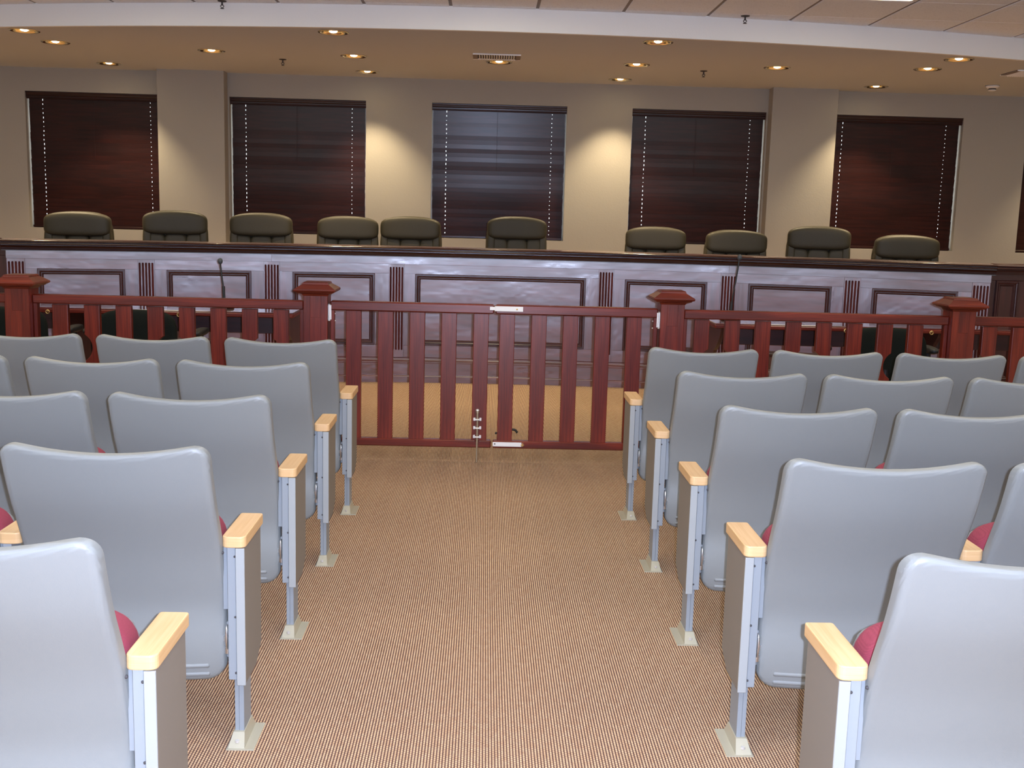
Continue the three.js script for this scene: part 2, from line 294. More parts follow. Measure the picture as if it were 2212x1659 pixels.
const corniceProfile = [[-0.02, 1.062], [0.012, 1.062], [0.012, 1.069], [0.023, 1.069], [0.027, 1.077], [0.027, 1.083], [0.039, 1.083], [0.042, 1.091], [0.049, 1.099], [0.060, 1.104], [0.064, 1.105], [0.064, 1.110], [0.078, 1.110], [0.085, 1.1125], [0.089, 1.118], [0.088, 1.123], [0.083, 1.127], [0.077, 1.128], [0.077, 1.131], [0.092, 1.131], [0.098, 1.134], [0.100, 1.139], [0.097, 1.1435], [0.09, 1.1455], [-0.02, 1.1455]];
const baseCap = [[-0.01, 0.155], [0.03, 0.155], [0.03, 0.163], [0.024, 0.167], [0.024, 0.175], [0.018, 0.182], [0.010, 0.187], [0.006, 0.196], [0.006, 0.206], [0, 0.21], [-0.01, 0.21]];
const shoe = [[-0.01, 0], [0.042, 0], [0.042, 0.05], [0.038, 0.058], [0.03, 0.062], [-0.01, 0.062]];
function flutedPilaster(w, y0, y1, f0, f1, n = 5) {
  const s = new THREE.Shape([[-w / 2, y0], [w / 2, y0], [w / 2, y1], [-w / 2, y1]].map(([x, y]) => new THREE.Vector2(x, y))), r = 0.0078, step = 0.0245, pipes = [];
  for (let i = 0; i < n; i++) {
    const x = (i - (n - 1) / 2) * step, h = new THREE.Path(); h.moveTo(x - r, f0 + r); h.lineTo(x - r, f1 - r); h.absarc(x, f1 - r, r, Math.PI, 0, true); h.lineTo(x + r, f0 + r); h.absarc(x, f0 + r, r, 0, -Math.PI, true); s.holes.push(h);
    pipes.push(uvBox(new THREE.CylinderGeometry(r, r, f1 - f0, 10, 1, true, Math.PI / 2, Math.PI), 'y').scale(1, 1, 1.9).translate(x, (f0 + f1) / 2, 0.0175));   // the round bottom of a flute
  }
  return [extrude(s, 0.018, 0, 'y', 4), join(pipes)];
}
{
  const b = thing('council_bench', 'long curved dark red wood bench with raised panels and fluted pilasters behind the railing', 'bench');
  const pil = [-3.83, -2.865, -1.872, -0.84, 0.937, 1.96, 2.958, 3.94], pan = [[-3.68, -3.027], [-2.707, -2.037], [-1.703, -1.021], [-0.683, 0.766], [1.095, 1.785], [2.125, 2.798], [3.116, 3.774]];
  const S0 = -3.9, S1 = 4.01;
  mesh('carcass', bend(slab(S0, S1, 0.0, 1.112, -0.05, -0.016)), M.wood, b);
  mesh('frieze_board', bend(slab(S0, -1.874, 1.002, 1.066, -0.016, 0)), M.bench, b);
  mesh('frieze_board', bend(slab(-1.872, 1.959, 1.002, 1.066, -0.016, 0)), M.bench, b);
  mesh('frieze_board', bend(slab(1.961, S1, 1.002, 1.066, -0.016, 0)), M.bench, b);
  mesh('cornice', bend(run(corniceProfile, S0 - 0.03, S1 + 0.03), 0.8), M.cornice, b);
  mesh('countertop', bend(slab(S0 - 0.02, S1 + 0.02, 1.112, 1.1455, -0.30, -0.018)), M.bench, b);
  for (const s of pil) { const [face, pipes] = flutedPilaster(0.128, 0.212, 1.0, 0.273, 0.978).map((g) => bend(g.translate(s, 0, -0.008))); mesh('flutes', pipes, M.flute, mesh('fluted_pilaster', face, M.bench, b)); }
  pan.forEach(([x0, x1], i) => {
    const a = pil[i] + 0.0655, e = pil[i + 1] - 0.0655;
    mesh('rail_board', bend(slab(a, e, 0.923, 1.0, -0.016, 0)), M.bench, b);
    mesh('rail_board', bend(slab(a, e, 0.212, 0.314, -0.016, 0)), M.bench, b);
    mesh('stile', bend(slab(a, x0, 0.3155, 0.9215, -0.016, 0, 'y')), M.bench, b);
    mesh('stile', bend(slab(x1, e, 0.3155, 0.9215, -0.016, 0, 'y')), M.bench, b);
    mesh('panel', bend(slab(x0 - 0.001, x1 + 0.001, 0.314, 0.923, -0.02, -0.009)), M.bench, b);
    mesh('panel_moulding', bend(frameMould(x0, x1, 0.316, 0.922, mouldProfile)), M.mould, b);
  });
  mesh('base_board', bend(slab(S0, S1, 0.06, 0.158, -0.016, 0.022)), M.bench, b);
  mesh('base_cap', bend(run(baseCap, S0 - 0.01, S1 + 0.01)), M.bench, b);
  mesh('shoe_moulding', bend(run(shoe, S0 - 0.015, S1 + 0.015)), M.bench, b);
  mesh('work_surface', bend(slab(S0 + 0.1, S1 - 0.1, 0.90, 0.93, -0.50, -0.05)), M.wood, b);
}
// straight wings at both ends of the bench
for (const [x0, x1, side, label] of [[-ROOM.x, -3.80, -1, 'dark wood wing wall at the left end of the curved bench'], [3.99, ROOM.x, 1, 'dark panelled wood wing wall at the right end of the curved bench']]) {
  const w = thing('bench_wing', label, 'panelling', [0, 0, -8.68], 0, 'dark wood wings beside the bench');
  mesh('carcass', span(x0, x1, 0, 1.1, -0.07, -0.016), M.wing, w);
  const k = 4, a0 = side > 0 ? x0 + 0.075 : x1 - 0.075;
  mesh('top_rail', span(x0, x1, 1.018, 1.066, -0.016, 0), M.wing, w);
  mesh('bottom_rail', span(x0, x1, 0, 0.2, -0.016, 0), M.wing, w);
  for (let i = 0; i < k; i++) {
    const p0 = Math.min(a0 + side * i * 0.36, a0 + side * (i * 0.36 + 0.19)), p1 = p0 + 0.19;
    mesh('panel', span(p0, p1, 0.2, 1.018, -0.014, -0.008), M.wing, w);
    mesh('panel_moulding', frameMould(p0, p1, 0.2, 1.018, mouldProfile), M.wing, w);
    const q0 = side > 0 ? (i ? p0 - 0.17 : x0) : p1, q1 = side > 0 ? p0 : (i ? p1 + 0.17 : x1);
    mesh('stile', span(q0, q1, 0.2, 1.018, -0.016, 0), M.wing, w);
  }
  const end = a0 + side * (k * 0.36 - 0.17);
  mesh('stile', span(Math.min(end, side * ROOM.x), Math.max(end, side * ROOM.x), 0.2, 1.018, -0.016, 0), M.wing, w);
  mesh('cornice', toCreasedNormals(run(corniceProfile, x0, x1, 1), 0.35), M.wing, w);
  mesh('countertop', span(side > 0 ? x0 + 0.16 : x0, side > 0 ? x1 : x1 - 0.16, 1.112, 1.1455, -0.30, -0.018), M.wing, w);
}
{ // raised floor behind the bench
  const s = new THREE.Shape(); s.moveTo(-ROOM.x, 12); s.lineTo(ROOM.x, 12); s.lineTo(ROOM.x, 8.76);
  for (let i = 24; i >= 0; i--) { const [x, z] = arcAt(-3.9 + 7.91 * i / 24, -0.055); s.lineTo(x, -z); }
  s.lineTo(-ROOM.x, 8.76);
  const g = new THREE.ExtrudeGeometry(s, { depth: ROOM.dais, bevelEnabled: false }); g.rotateX(-Math.PI / 2);
  struct('dais', uvBox(g, 'x'), M.carpet);
}

// ---------------------------------------------------------------- railing and gate
const ZR = -6.25, railTop = 0.922, gapPitch = 0.1785;
function slatShape(w, y0, y1, biteL, biteR) {
  const s = new THREE.Shape(), cy = 0.622, r = 0.087, off = gapPitch / 2, dy = Math.sqrt(r * r - (off - w / 2) ** 2), a = Math.atan2(dy, off - w / 2);
  s.moveTo(-w / 2, y0); s.lineTo(w / 2, y0);
  if (biteR) { s.lineTo(w / 2, cy - dy); s.absarc(off, cy, r, Math.PI + a, Math.PI - a, true); }
  s.lineTo(w / 2, y1); s.lineTo(-w / 2, y1);
  if (biteL) { s.lineTo(-w / 2, cy + dy); s.absarc(-off, cy, r, a, -a, true); }
  s.closePath(); return s;
}
const slatKinds = [[0, 0], [0, 1], [1, 0]].map(([l, r]) => extrude(slatShape(0.088, 0.128, 0.866, l, r), 0.034, 0.003, 'y', 12).translate(0, 0, -0.017));
function railBar(x0, x1, y0, y1, d) { return span(x0, x1, y0, y1, -d / 2, d / 2, 0.006, 'x'); }
function railSection(x0, x1, first, n, label, phase = 0) {
  const r = thing('railing', label, 'railing', [0, 0, ZR], 0);
  mesh('top_rail', railBar(x0, x1, railTop - 0.052, railTop, 0.062), M.wood, r);
  mesh('bottom_rail', railBar(x0, x1, 0.085, 0.13, 0.05), M.wood, r);
  mesh('end_stile', span(x0, x0 + 0.022, 0.128, railTop - 0.05, -0.02, 0.02), M.wood, r);
  mesh('end_stile', span(x1 - 0.022, x1, 0.128, railTop - 0.05, -0.02, 0.02), M.wood, r);
  for (let i = 0; i < n; i++) mesh('slat', slatKinds[[1, 2, 0][(i + phase) % 3]], M.wood, r).position.x = first + i * gapPitch;
  return r;
}
railSection(-2.603, -1.074, -2.455, 8, 'slatted red wood railing left of the gate, with circular cut-outs between some slats');
railSection(1.106, 2.649, 1.215, 8, 'slatted red wood railing right of the gate, with circular cut-outs between some slats');
railSection(-4.29, -2.742, -4.14, 8, 'slatted red wood railing at the left edge, beyond the leftmost post');
railSection(2.787, 4.33, 2.90, 8, 'slatted red wood railing at the right edge, beyond the rightmost post', 1);
function newel(x, label) {
  const p = thing('newel_post', label, 'post', [x, 0, ZR], 0, 'square posts of the railing'), w = 0.0675;
  mesh('post', span(-w, w, 0, 0.955, -w, w, 0.003, 'y'), M.wood, p);
  for (const [k, t] of [[0, 0], [1, Math.PI / 2], [2, Math.PI], [3, -Math.PI / 2]]) {            // boards that frame a sunk panel on each face
    const f = mesh('face_frame', join([span(-w, -0.03, 0, 0.955, 0, 0.009, 0.0015, 'y'), span(0.03, w, 0, 0.955, 0, 0.009, 0.0015, 'y'), span(-0.03, 0.03, 0.83, 0.955, 0, 0.009, 0.0015, 'y'), span(-0.03, 0.03, 0, 0.14, 0, 0.009, 0.0015, 'y')]), M.wood, p);
    f.position.set(Math.sin(t) * (w - 0.008), 0, Math.cos(t) * (w - 0.008)); f.rotation.y = t;
  }
  const cap = [[0.069, 0.953], [0.073, 0.957], [0.077, 0.964], [0.088, 0.968], [0.100, 0.971], [0.103, 0.976], [0.114, 0.979], [0.118, 0.986], [0.115, 0.993], [0.108, 0.997], [0.074, 1.019], [0.072, 1.026], [0.067, 1.031], [0.001, 1.031]];
  const P = [], I = [];                                                                              // square lathe
  for (const [r, y] of cap) for (const [sx, sz] of [[-1, 1], [1, 1], [1, -1], [-1, -1]]) P.push(sx * r, y, sz * r);
  for (let i = 0; i < cap.length - 1; i++) for (let j = 0; j < 4; j++) { const a = i * 4 + j, b = i * 4 + (j + 1) % 4; I.push(a, b, b + 4, a, b + 4, a + 4); }
  const g = new THREE.BufferGeometry(); g.setAttribute('position', new THREE.Float32BufferAttribute(P, 3)); g.setIndex(I);
  mesh('cap', uvBox(toCreasedNormals(g, 0.4), 'x'), M.wood, p);
  return p;
}
newel(-1.0, 'square red wood post with flared cap at the left hinge side of the gate');
newel(1.032, 'square red wood post with flared cap at the right hinge side of the gate');
newel(-2.672, 'leftmost square red wood railing post with flared cap');
newel(2.718, 'rightmost square red wood railing post with flared cap');
newel(-4.36, 'square railing post beyond the left edge');
newel(4.40, 'square railing post beyond the right edge');
const gateSlat = extrude(new THREE.Shape([[-0.0435, 0.128], [0.0435, 0.128], [0.0435, 0.872], [-0.0435, 0.872]].map(([x, y]) => new THREE.Vector2(x, y))), 0.034, 0.003, 'y').translate(0, 0, -0.017);
function gateLeaf(x0, x1, slats, hinge, label) {
  const g = thing('gate', label, 'gate', [0, 0, ZR], 0), s = hinge < (x0 + x1) / 2 ? 1 : -1;
  mesh('top_rail', railBar(x0, x1, 0.872, 0.925, 0.062), M.wood, g);
  mesh('bottom_rail', railBar(x0, x1, 0.086, 0.13, 0.05), M.wood, g);
  mesh('hinge_stile', span(Math.min(hinge, hinge + s * 0.022), Math.max(hinge, hinge + s * 0.022), 0.128, 0.874, -0.02, 0.02), M.wood, g);
  for (const x of slats) mesh('slat', gateSlat, M.wood, g).position.x = x;
  for (const y of [0.86, 0.2]) {
    const h = mesh('hinge', join([rod(0.0065, 0.085, hinge - s * 0.006, y, 0.034, 12), rod(0.008, 0.006, hinge - s * 0.006, y + 0.045, 0.034, 12, 0.004), rod(0.004, 0.006, hinge - s * 0.006, y - 0.045, 0.034, 12, 0.008), span(Math.min(hinge, hinge + s * 0.004) - 0.002, Math.max(hinge, hinge + s * 0.004) + 0.002, y - 0.042, y + 0.042, -0.01, 0.034, 0.0005)]), M.nickel, g);
    for (const dy of [-0.02, 0.02]) mesh('screw', new THREE.SphereGeometry(0.004, 8, 6).translate(hinge + s * 0.025, y - 0.03 + dy, 0.005), M.nickel, h);
  }
  return g;
}
const gateL = gateLeaf(-0.922, 0.012, [-0.791, -0.608, -0.426, -0.244, -0.06], -0.922, 'left leaf of the slatted red wood gate, with a long floor bolt');
const gateR = gateLeaf(0.022, 0.955, [0.09, 0.273, 0.455, 0.639, 0.822], 0.955, 'right leaf of the slatted red wood gate, with two white latch plates');
{
  const l = mesh('latch_plate', span(0.016, 0.178, 0.889, 0.917, 0.031, 0.036, 0.001), M.white, gateR);
  mesh('screw', new THREE.SphereGeometry(0.005, 10, 8).translate(0.143, 0.902, 0.037), M.brass, l);
  mesh('latch_tongue', span(-0.012, 0.016, 0.894, 0.913, 0.032, 0.036, 0.001), M.white, l);
  const k = mesh('latch_plate', span(0.022, 0.19, 0.098, 0.123, 0.025, 0.03, 0.001), M.white, gateR);
  mesh('screw', new THREE.SphereGeometry(0.004, 10, 8).translate(0.034, 0.113, 0.031), M.dark, k);
  mesh('catch', join([rod(0.004, 0.02, 0.197, 0.11, 0.03), span(0.186, 0.205, 0.106, 0.112, 0.025, 0.034, 0.001)]), M.brass, k);
  const b = mesh('floor_bolt', join([rod(0.0065, 0.30, -0.07, 0.152, 0.03), rod(0.010, 0.012, -0.07, 0.30, 0.03)]), M.bolt, gateL);
  mesh('bolt_knob', new THREE.SphereGeometry(0.011, 14, 10).scale(1, 0.8, 1).translate(-0.07, 0.309, 0.03), M.nickel, b);
  for (const y of [0.255, 0.205, 0.152]) mesh('bolt_guide', join([span(-0.094, -0.081, y - 0.009, y + 0.009, 0.016, 0.026, 0.002), span(-0.059, -0.046, y - 0.009, y + 0.009, 0.016, 0.026, 0.002), span(-0.083, -0.057, y - 0.004, y + 0.004, 0.026, 0.04, 0.002)]), M.nickel, b);
}
{
  const d = thing('door_stop', 'small black hook-shaped stop on the carpet behind the gate', 'door stop', [0.12, 0, -7.08]);
  mesh('base', span(-0.075, -0.02, 0, 0.008, -0.02, 0.02), M.black, d);
  mesh('arm', tube([V(-0.05, 0.008, 0), V(-0.03, 0.03, 0), V(0.02, 0.03, 0), V(0.06, 0.026, 0), V(0.072, 0.012, 0.01)], 0.008, 20), M.black, d);
}

// ---------------------------------------------------------------- staff desks in the well
function desk(x0, x1, openEnd, pulls, label) {
  const d = thing('desk', label, 'desk', [0, 0, -7.09]), H = 0.768, D = 0.75;
  mesh('top', span(x0, x1, H - 0.008, H, -D, 0, 0.003, 'x'), M.deskTop, d);
  mesh('edge_band', join([span(x0, x1, H - 0.034, H - 0.008, -0.028, 0.006, 0.005, 'x'), span(x0, x1, H - 0.034, H - 0.008, -D, -D + 0.03, 0.005, 'x'), span(x0, x0 + 0.03, H - 0.034, H - 0.008, -D + 0.03, -0.028, 0.004, 'z'), span(x1 - 0.03, x1, H - 0.034, H - 0.008, -D + 0.03, -0.028, 0.004, 'z')]), M.wood, d);
  mesh('modesty_panel', span(x0 + 0.06, x1 - 0.06, 0.56, H - 0.034, -D + 0.10, -D + 0.12, 0.002, 'x'), M.wing, d);
  const s = new THREE.Shape(); s.moveTo(0.0, H - 0.034); s.lineTo(-0.66, H - 0.034); s.lineTo(-0.66, 0); s.lineTo(-0.40, 0); s.quadraticCurveTo(-0.40, 0.42, -0.20, 0.56); s.quadraticCurveTo(-0.03, 0.64, 0.0, H - 0.034);
  for (const x of [x0 + 0.055, (x0 + x1) / 2, x1 - 0.08]) { const g = extrude(s, 0.025, 0.002, 'y', 14); g.rotateY(-Math.PI / 2); mesh('end_panel', uvBox(g, 'y').translate(x + 0.025, 0, -0.06), M.wing, d); }
  for (const x of pulls) mesh('pull', join([new THREE.TorusGeometry(0.011, 0.003, 8, 16).translate(x, H - 0.028, 0.012), rod(0.003, 0.014, x, H - 0.02, 0.012)]), M.brass, d);
  return d;
}
desk(-4.35, -1.285, 1, [-2.86, -2.02], 'red wood desk with glossy top behind the left railing');
desk(1.475, 4.5, -1, [2.34, 2.91], 'red wood desk with glossy top behind the right railing');
function microphone(bx, bz, pts, label) {
  const m = thing('microphone', label, 'microphone', [bx, 0.768, bz], 0, 'gooseneck microphones on the desks');
  mesh('base', new THREE.LatheGeometry([[0.0, 0], [0.065, 0], [0.066, 0.008], [0.058, 0.018], [0.03, 0.026], [0.014, 0.03], [0.0, 0.031]].map(([x, y]) => new THREE.Vector2(x, y)), 24), M.black, m);
  mesh('holder', tube([V(0, 0.02, 0), V(pts[0][0] * 0.6, 0.09, 0), V(pts[0][0], pts[0][1], 0)], 0.0095, 10, 10), M.black, m);
  mesh('gooseneck', tube([V(pts[0][0], pts[0][1] - 0.01, 0), ...pts.slice(1).map(([x, y, z = 0]) => V(x, y, z))], 0.0052, 24, 8), M.black, m);
  const [hx, hy, hz = 0] = pts.at(-1);
  mesh('head', new THREE.SphereGeometry(0.0165, 18, 14).scale(1, 1.25, 1).translate(hx, hy, hz), M.grey, m);
}
microphone(-1.79, -7.35, [[-0.004, 0.145], [-0.014, 0.21], [-0.021, 0.28], [-0.023, 0.312]], 'thin black gooseneck microphone on the left desk');
microphone(1.632, -7.35, [[0.003, 0.125], [0.016, 0.22], [0.03, 0.33], [0.04, 0.425]], 'tall black gooseneck microphone leaning right on the right desk');

// ---------------------------------------------------------------- executive chairs behind the bench
function starBase(parent, r, y, m) {
  const arms = range(5).map((i) => { const g = cbox(r, 0.03, 0.045, 0.008).translate(r / 2, y, 0); g.rotateY(i * Math.PI * 0.4); return g; });
  mesh('base', join([...arms, rod(0.04, 0.07, 0, y + 0.02, 0)]), m, parent);
  for (let i = 0; i < 5; i++) { const a = i * Math.PI * 0.4; mesh('caster', new THREE.CylinderGeometry(0.028, 0.028, 0.04, 12).rotateX(Math.PI / 2).rotateY(a).translate(Math.cos(a) * (r - 0.03), 0.028, -Math.sin(a) * (r - 0.03)), M.black, parent); }
}
function executiveChair(label) {
  const c = thing('executive_chair', label, 'chair', [0, 0, 0], 0, 'leather chairs behind the bench');           // faces +z, top of back at 1.23
  mesh('back_shell', cushion(0.56, 0.74, 0.10, 5, 14, 0.02).translate(0, 0.85, -0.055), M.leather, c);
  const head = mesh('head_cushion', cushion(0.55, 0.185, 0.165, 4.6, 18, 0.024).translate(0, 1.122, 0.022), M.leather, c);
  const low = [-1, 0, 1].map((k) => cushion(k ? 0.178 : 0.215, 0.5, 0.11, 4, 10).translate(k * 0.166, 0.805, 0.016));
  mesh('back_cushion', join(low), M.leather, c);
  mesh('side_bolster', cushion(0.08, 0.6, 0.14, 4.5, 10).translate(-0.238, 0.8, 0.006), M.leather, c);
  mesh('side_bolster', cushion(0.08, 0.6, 0.14, 4.5, 10).translate(0.238, 0.8, 0.006), M.leather, c);
  mesh('seat', cushion(0.52, 0.13, 0.5, 4, 12).translate(0, 0.47, 0.24), M.leather, c);
  for (const s of [-1, 1]) mesh('armrest', join([cushion(0.06, 0.06, 0.3, 4, 8).translate(s * 0.243, 0.66, 0.22), tube([V(s * 0.24, 0.45, 0.12), V(s * 0.256, 0.5, 0.22), V(s * 0.243, 0.64, 0.24)], 0.016, 12)]), M.leather, c);
  mesh('gas_column', rod(0.028, 0.32, 0, 0.26, 0.2), M.black, c);
  starBase(c, 0.27, 0.08, M.black);
  for (const o of c.children) if (['base', 'caster'].includes(o.name)) o.position.z = 0.2;
  return c;
}
{
  const seats = [[-3.566, -9.579, 1.367, -3], [-2.793, -9.788, 1.396, 5], [-2.064, -9.938, 1.395, 0], [-1.303, -10.046, 1.386, 6], [-0.731, -10.095, 1.397, -6], [0.241, -10.119, 1.422, 4], [1.517, -10.033, 1.364, -3], [2.235, -9.925, 1.354, 3], [2.949, -9.775, 1.408, -4], [3.669, -9.578, 1.352, 2]];
  const where = ['leftmost, before the leftmost blind', 'second from the left, before the left column', 'third from the left, at the left edge of the second blind', 'fourth from the left, left one of the close pair', 'fifth from the left, right one of the close pair', 'sixth from the left, alone before the middle blind', 'fourth from the right, at the left of the fourth blind', 'third from the right, behind the tall right microphone', 'second from the right, before the right column', 'rightmost, before the fifth blind'];
  let proto;
  seats.forEach(([x, z, y, yaw], i) => {
    const label = `dark leather bench chair, ${where[i]}`, turn = yaw * Math.PI / 180 - (x - ARC.x) / ARC.R * 0.6, at = [x, ROOM.dais, z - 0.02];
    const c = i ? copyOf(proto, at, turn, label) : (proto = executiveChair(label)); c.position.set(...at); c.rotation.y = turn;
    const up = y - ROOM.dais - 1.238;                                                          // each back stands at its own height on its gas column
    for (const o of c.children) if (!['base', 'caster', 'gas_column'].includes(o.name)) o.position.y = up;
  });
}
// low-back chairs at the desks, seen from behind
function deskChair(label) {
  const c = thing('desk_chair', label, 'chair', [0, 0, 0], 0, 'low-back black chairs at the desks');
  mesh('backrest', cushion(0.49, 0.36, 0.09, 4.2, 14, 0.008, -0.03).translate(0, 0.615, 0.02), M.fabric, c);
  mesh('seat', cushion(0.48, 0.1, 0.46, 4, 12).translate(0, 0.42, -0.25), M.fabric, c);
  for (const s of [-1, 1]) mesh('armrest', join([cushion(0.07, 0.045, 0.27, 3, 8).translate(s * 0.335, 0.655, -0.16), tube([V(s * 0.22, 0.40, -0.2), V(s * 0.32, 0.42, -0.2), V(s * 0.34, 0.52, -0.18), V(s * 0.335, 0.64, -0.16)], 0.018, 14)]), M.black, c);
  mesh('back_bracket', tube([V(0, 0.38, -0.2), V(0, 0.4, 0.05), V(0, 0.55, 0.07)], 0.02, 14), M.black, c);
  mesh('gas_column', rod(0.025, 0.3, 0, 0.23, -0.22), M.black, c);
  starBase(c, 0.27, 0.08, M.black); for (const o of c.children) if (['base', 'caster'].includes(o.name)) o.position.z = -0.22;
  return c;
}
{
  const c = deskChair('low-back black chair at the left desk, seen through the middle of the left railing'); c.position.set(-2.165, 0, -6.72);
  copyOf(c, [-2.955, 0, -6.72], 0.05, 'low-back black chair at the left desk, behind the leftmost post');
  copyOf(c, [2.465, -0.0, -6.72], -0.05, 'low-back black chair at the right desk');
}

// ---------------------------------------------------------------- blinds
{
  const slatW = 0.0545, pitch = 0.0462, n = 30, half = WH - 0.014, hole = 0.57;
  const s = new THREE.Shape([[-half, -slatW / 2], [half, -slatW / 2], [half, slatW / 2], [-half, slatW / 2]].map(([x, y]) => new THREE.Vector2(x, y)));
  const slats = range(6).map((q) => {                                                            // route holes of slightly different size
    const t = s.clone(); t.holes = [];
    for (const x of [-hole, hole]) { const w = 0.0028 + 0.0012 * rnd(), h = 0.003 + 0.0075 * rnd(), o = (rnd() - 0.5) * 0.006; t.holes.push(new THREE.Path([[x - w, o - h], [x - w, o + h], [x + w, o + h], [x + w, o - h]].map(([a, b]) => new THREE.Vector2(a, b)))); }
    return extrude(t, 0.0028, 0, 'x').translate(0, 0, -0.0014);
  });
  const valance = toCreasedNormals(run([[-0.02, -0.036], [0.002, -0.036], [0.004, -0.028], [0.010, -0.024], [0.012, -0.006], [0.009, -0.002], [0.013, 0.004], [0.013, 0.016], [0.018, 0.022], [0.02, 0.036], [-0.02, 0.036]], -WH + 0.003, WH - 0.003, 1), 0.3);
  const rail = cbox(2 * half, 0.024, 0.05, 0.004, 'x'), head = cbox(2 * half, 0.045, 0.055, 0.002, 'x');
  const names = ['leftmost closed dark wood blind, in the window left of the left column', 'closed dark wood blind in the second window from the left, right of the left column', 'middle closed dark wood blind with the glossy glare', 'closed dark wood blind in the fourth window, left of the right column', 'closed dark wood blind in the fifth window, right of the right column', 'sliver of a closed dark wood blind at the right edge'];
  let proto;
  windowX.forEach((x, i) => {
    if (i) { copyOf(proto, [x, 0, -12.075], 0, names[i]); return; }
    const b = proto = thing('window_blind', names[0], 'blind', [x, 0, -12.075], 0, 'dark wood blinds');
    mesh('valance', valance, M.blind, b).position.set(0, WY1 - 0.039, 0.045);
    mesh('head_rail', head, M.blind, b).position.set(0, WY1 - 0.03, -0.01);
    for (let k = 0; k < n; k++) { const m = mesh('slat', slats[Math.floor(rnd() * 6)], M.blind, b); m.position.set((rnd() - 0.5) * 0.004, WY1 - 0.082 - k * pitch, (rnd() - 0.5) * 0.001); m.rotation.x = 0.085 + (rnd() - 0.5) * 0.06; }
    mesh('bottom_rail', rail, M.blind, b).position.set(0, WY0 + 0.016, 0);
    mesh('lift_cord', rod(0.001, WY1 - WY0 - 0.06, -hole - 0.002, (WY0 + WY1) / 2, 0, 6), M.cord, b);
    mesh('lift_cord', rod(0.001, WY1 - WY0 - 0.06, hole - 0.002, (WY0 + WY1) / 2, 0, 6), M.cord, b);
    mesh('tilt_wand', rod(0.0014, 0.62, -0.02, WY1 - 0.39, 0.033, 8), M.blind, b);
  });
}

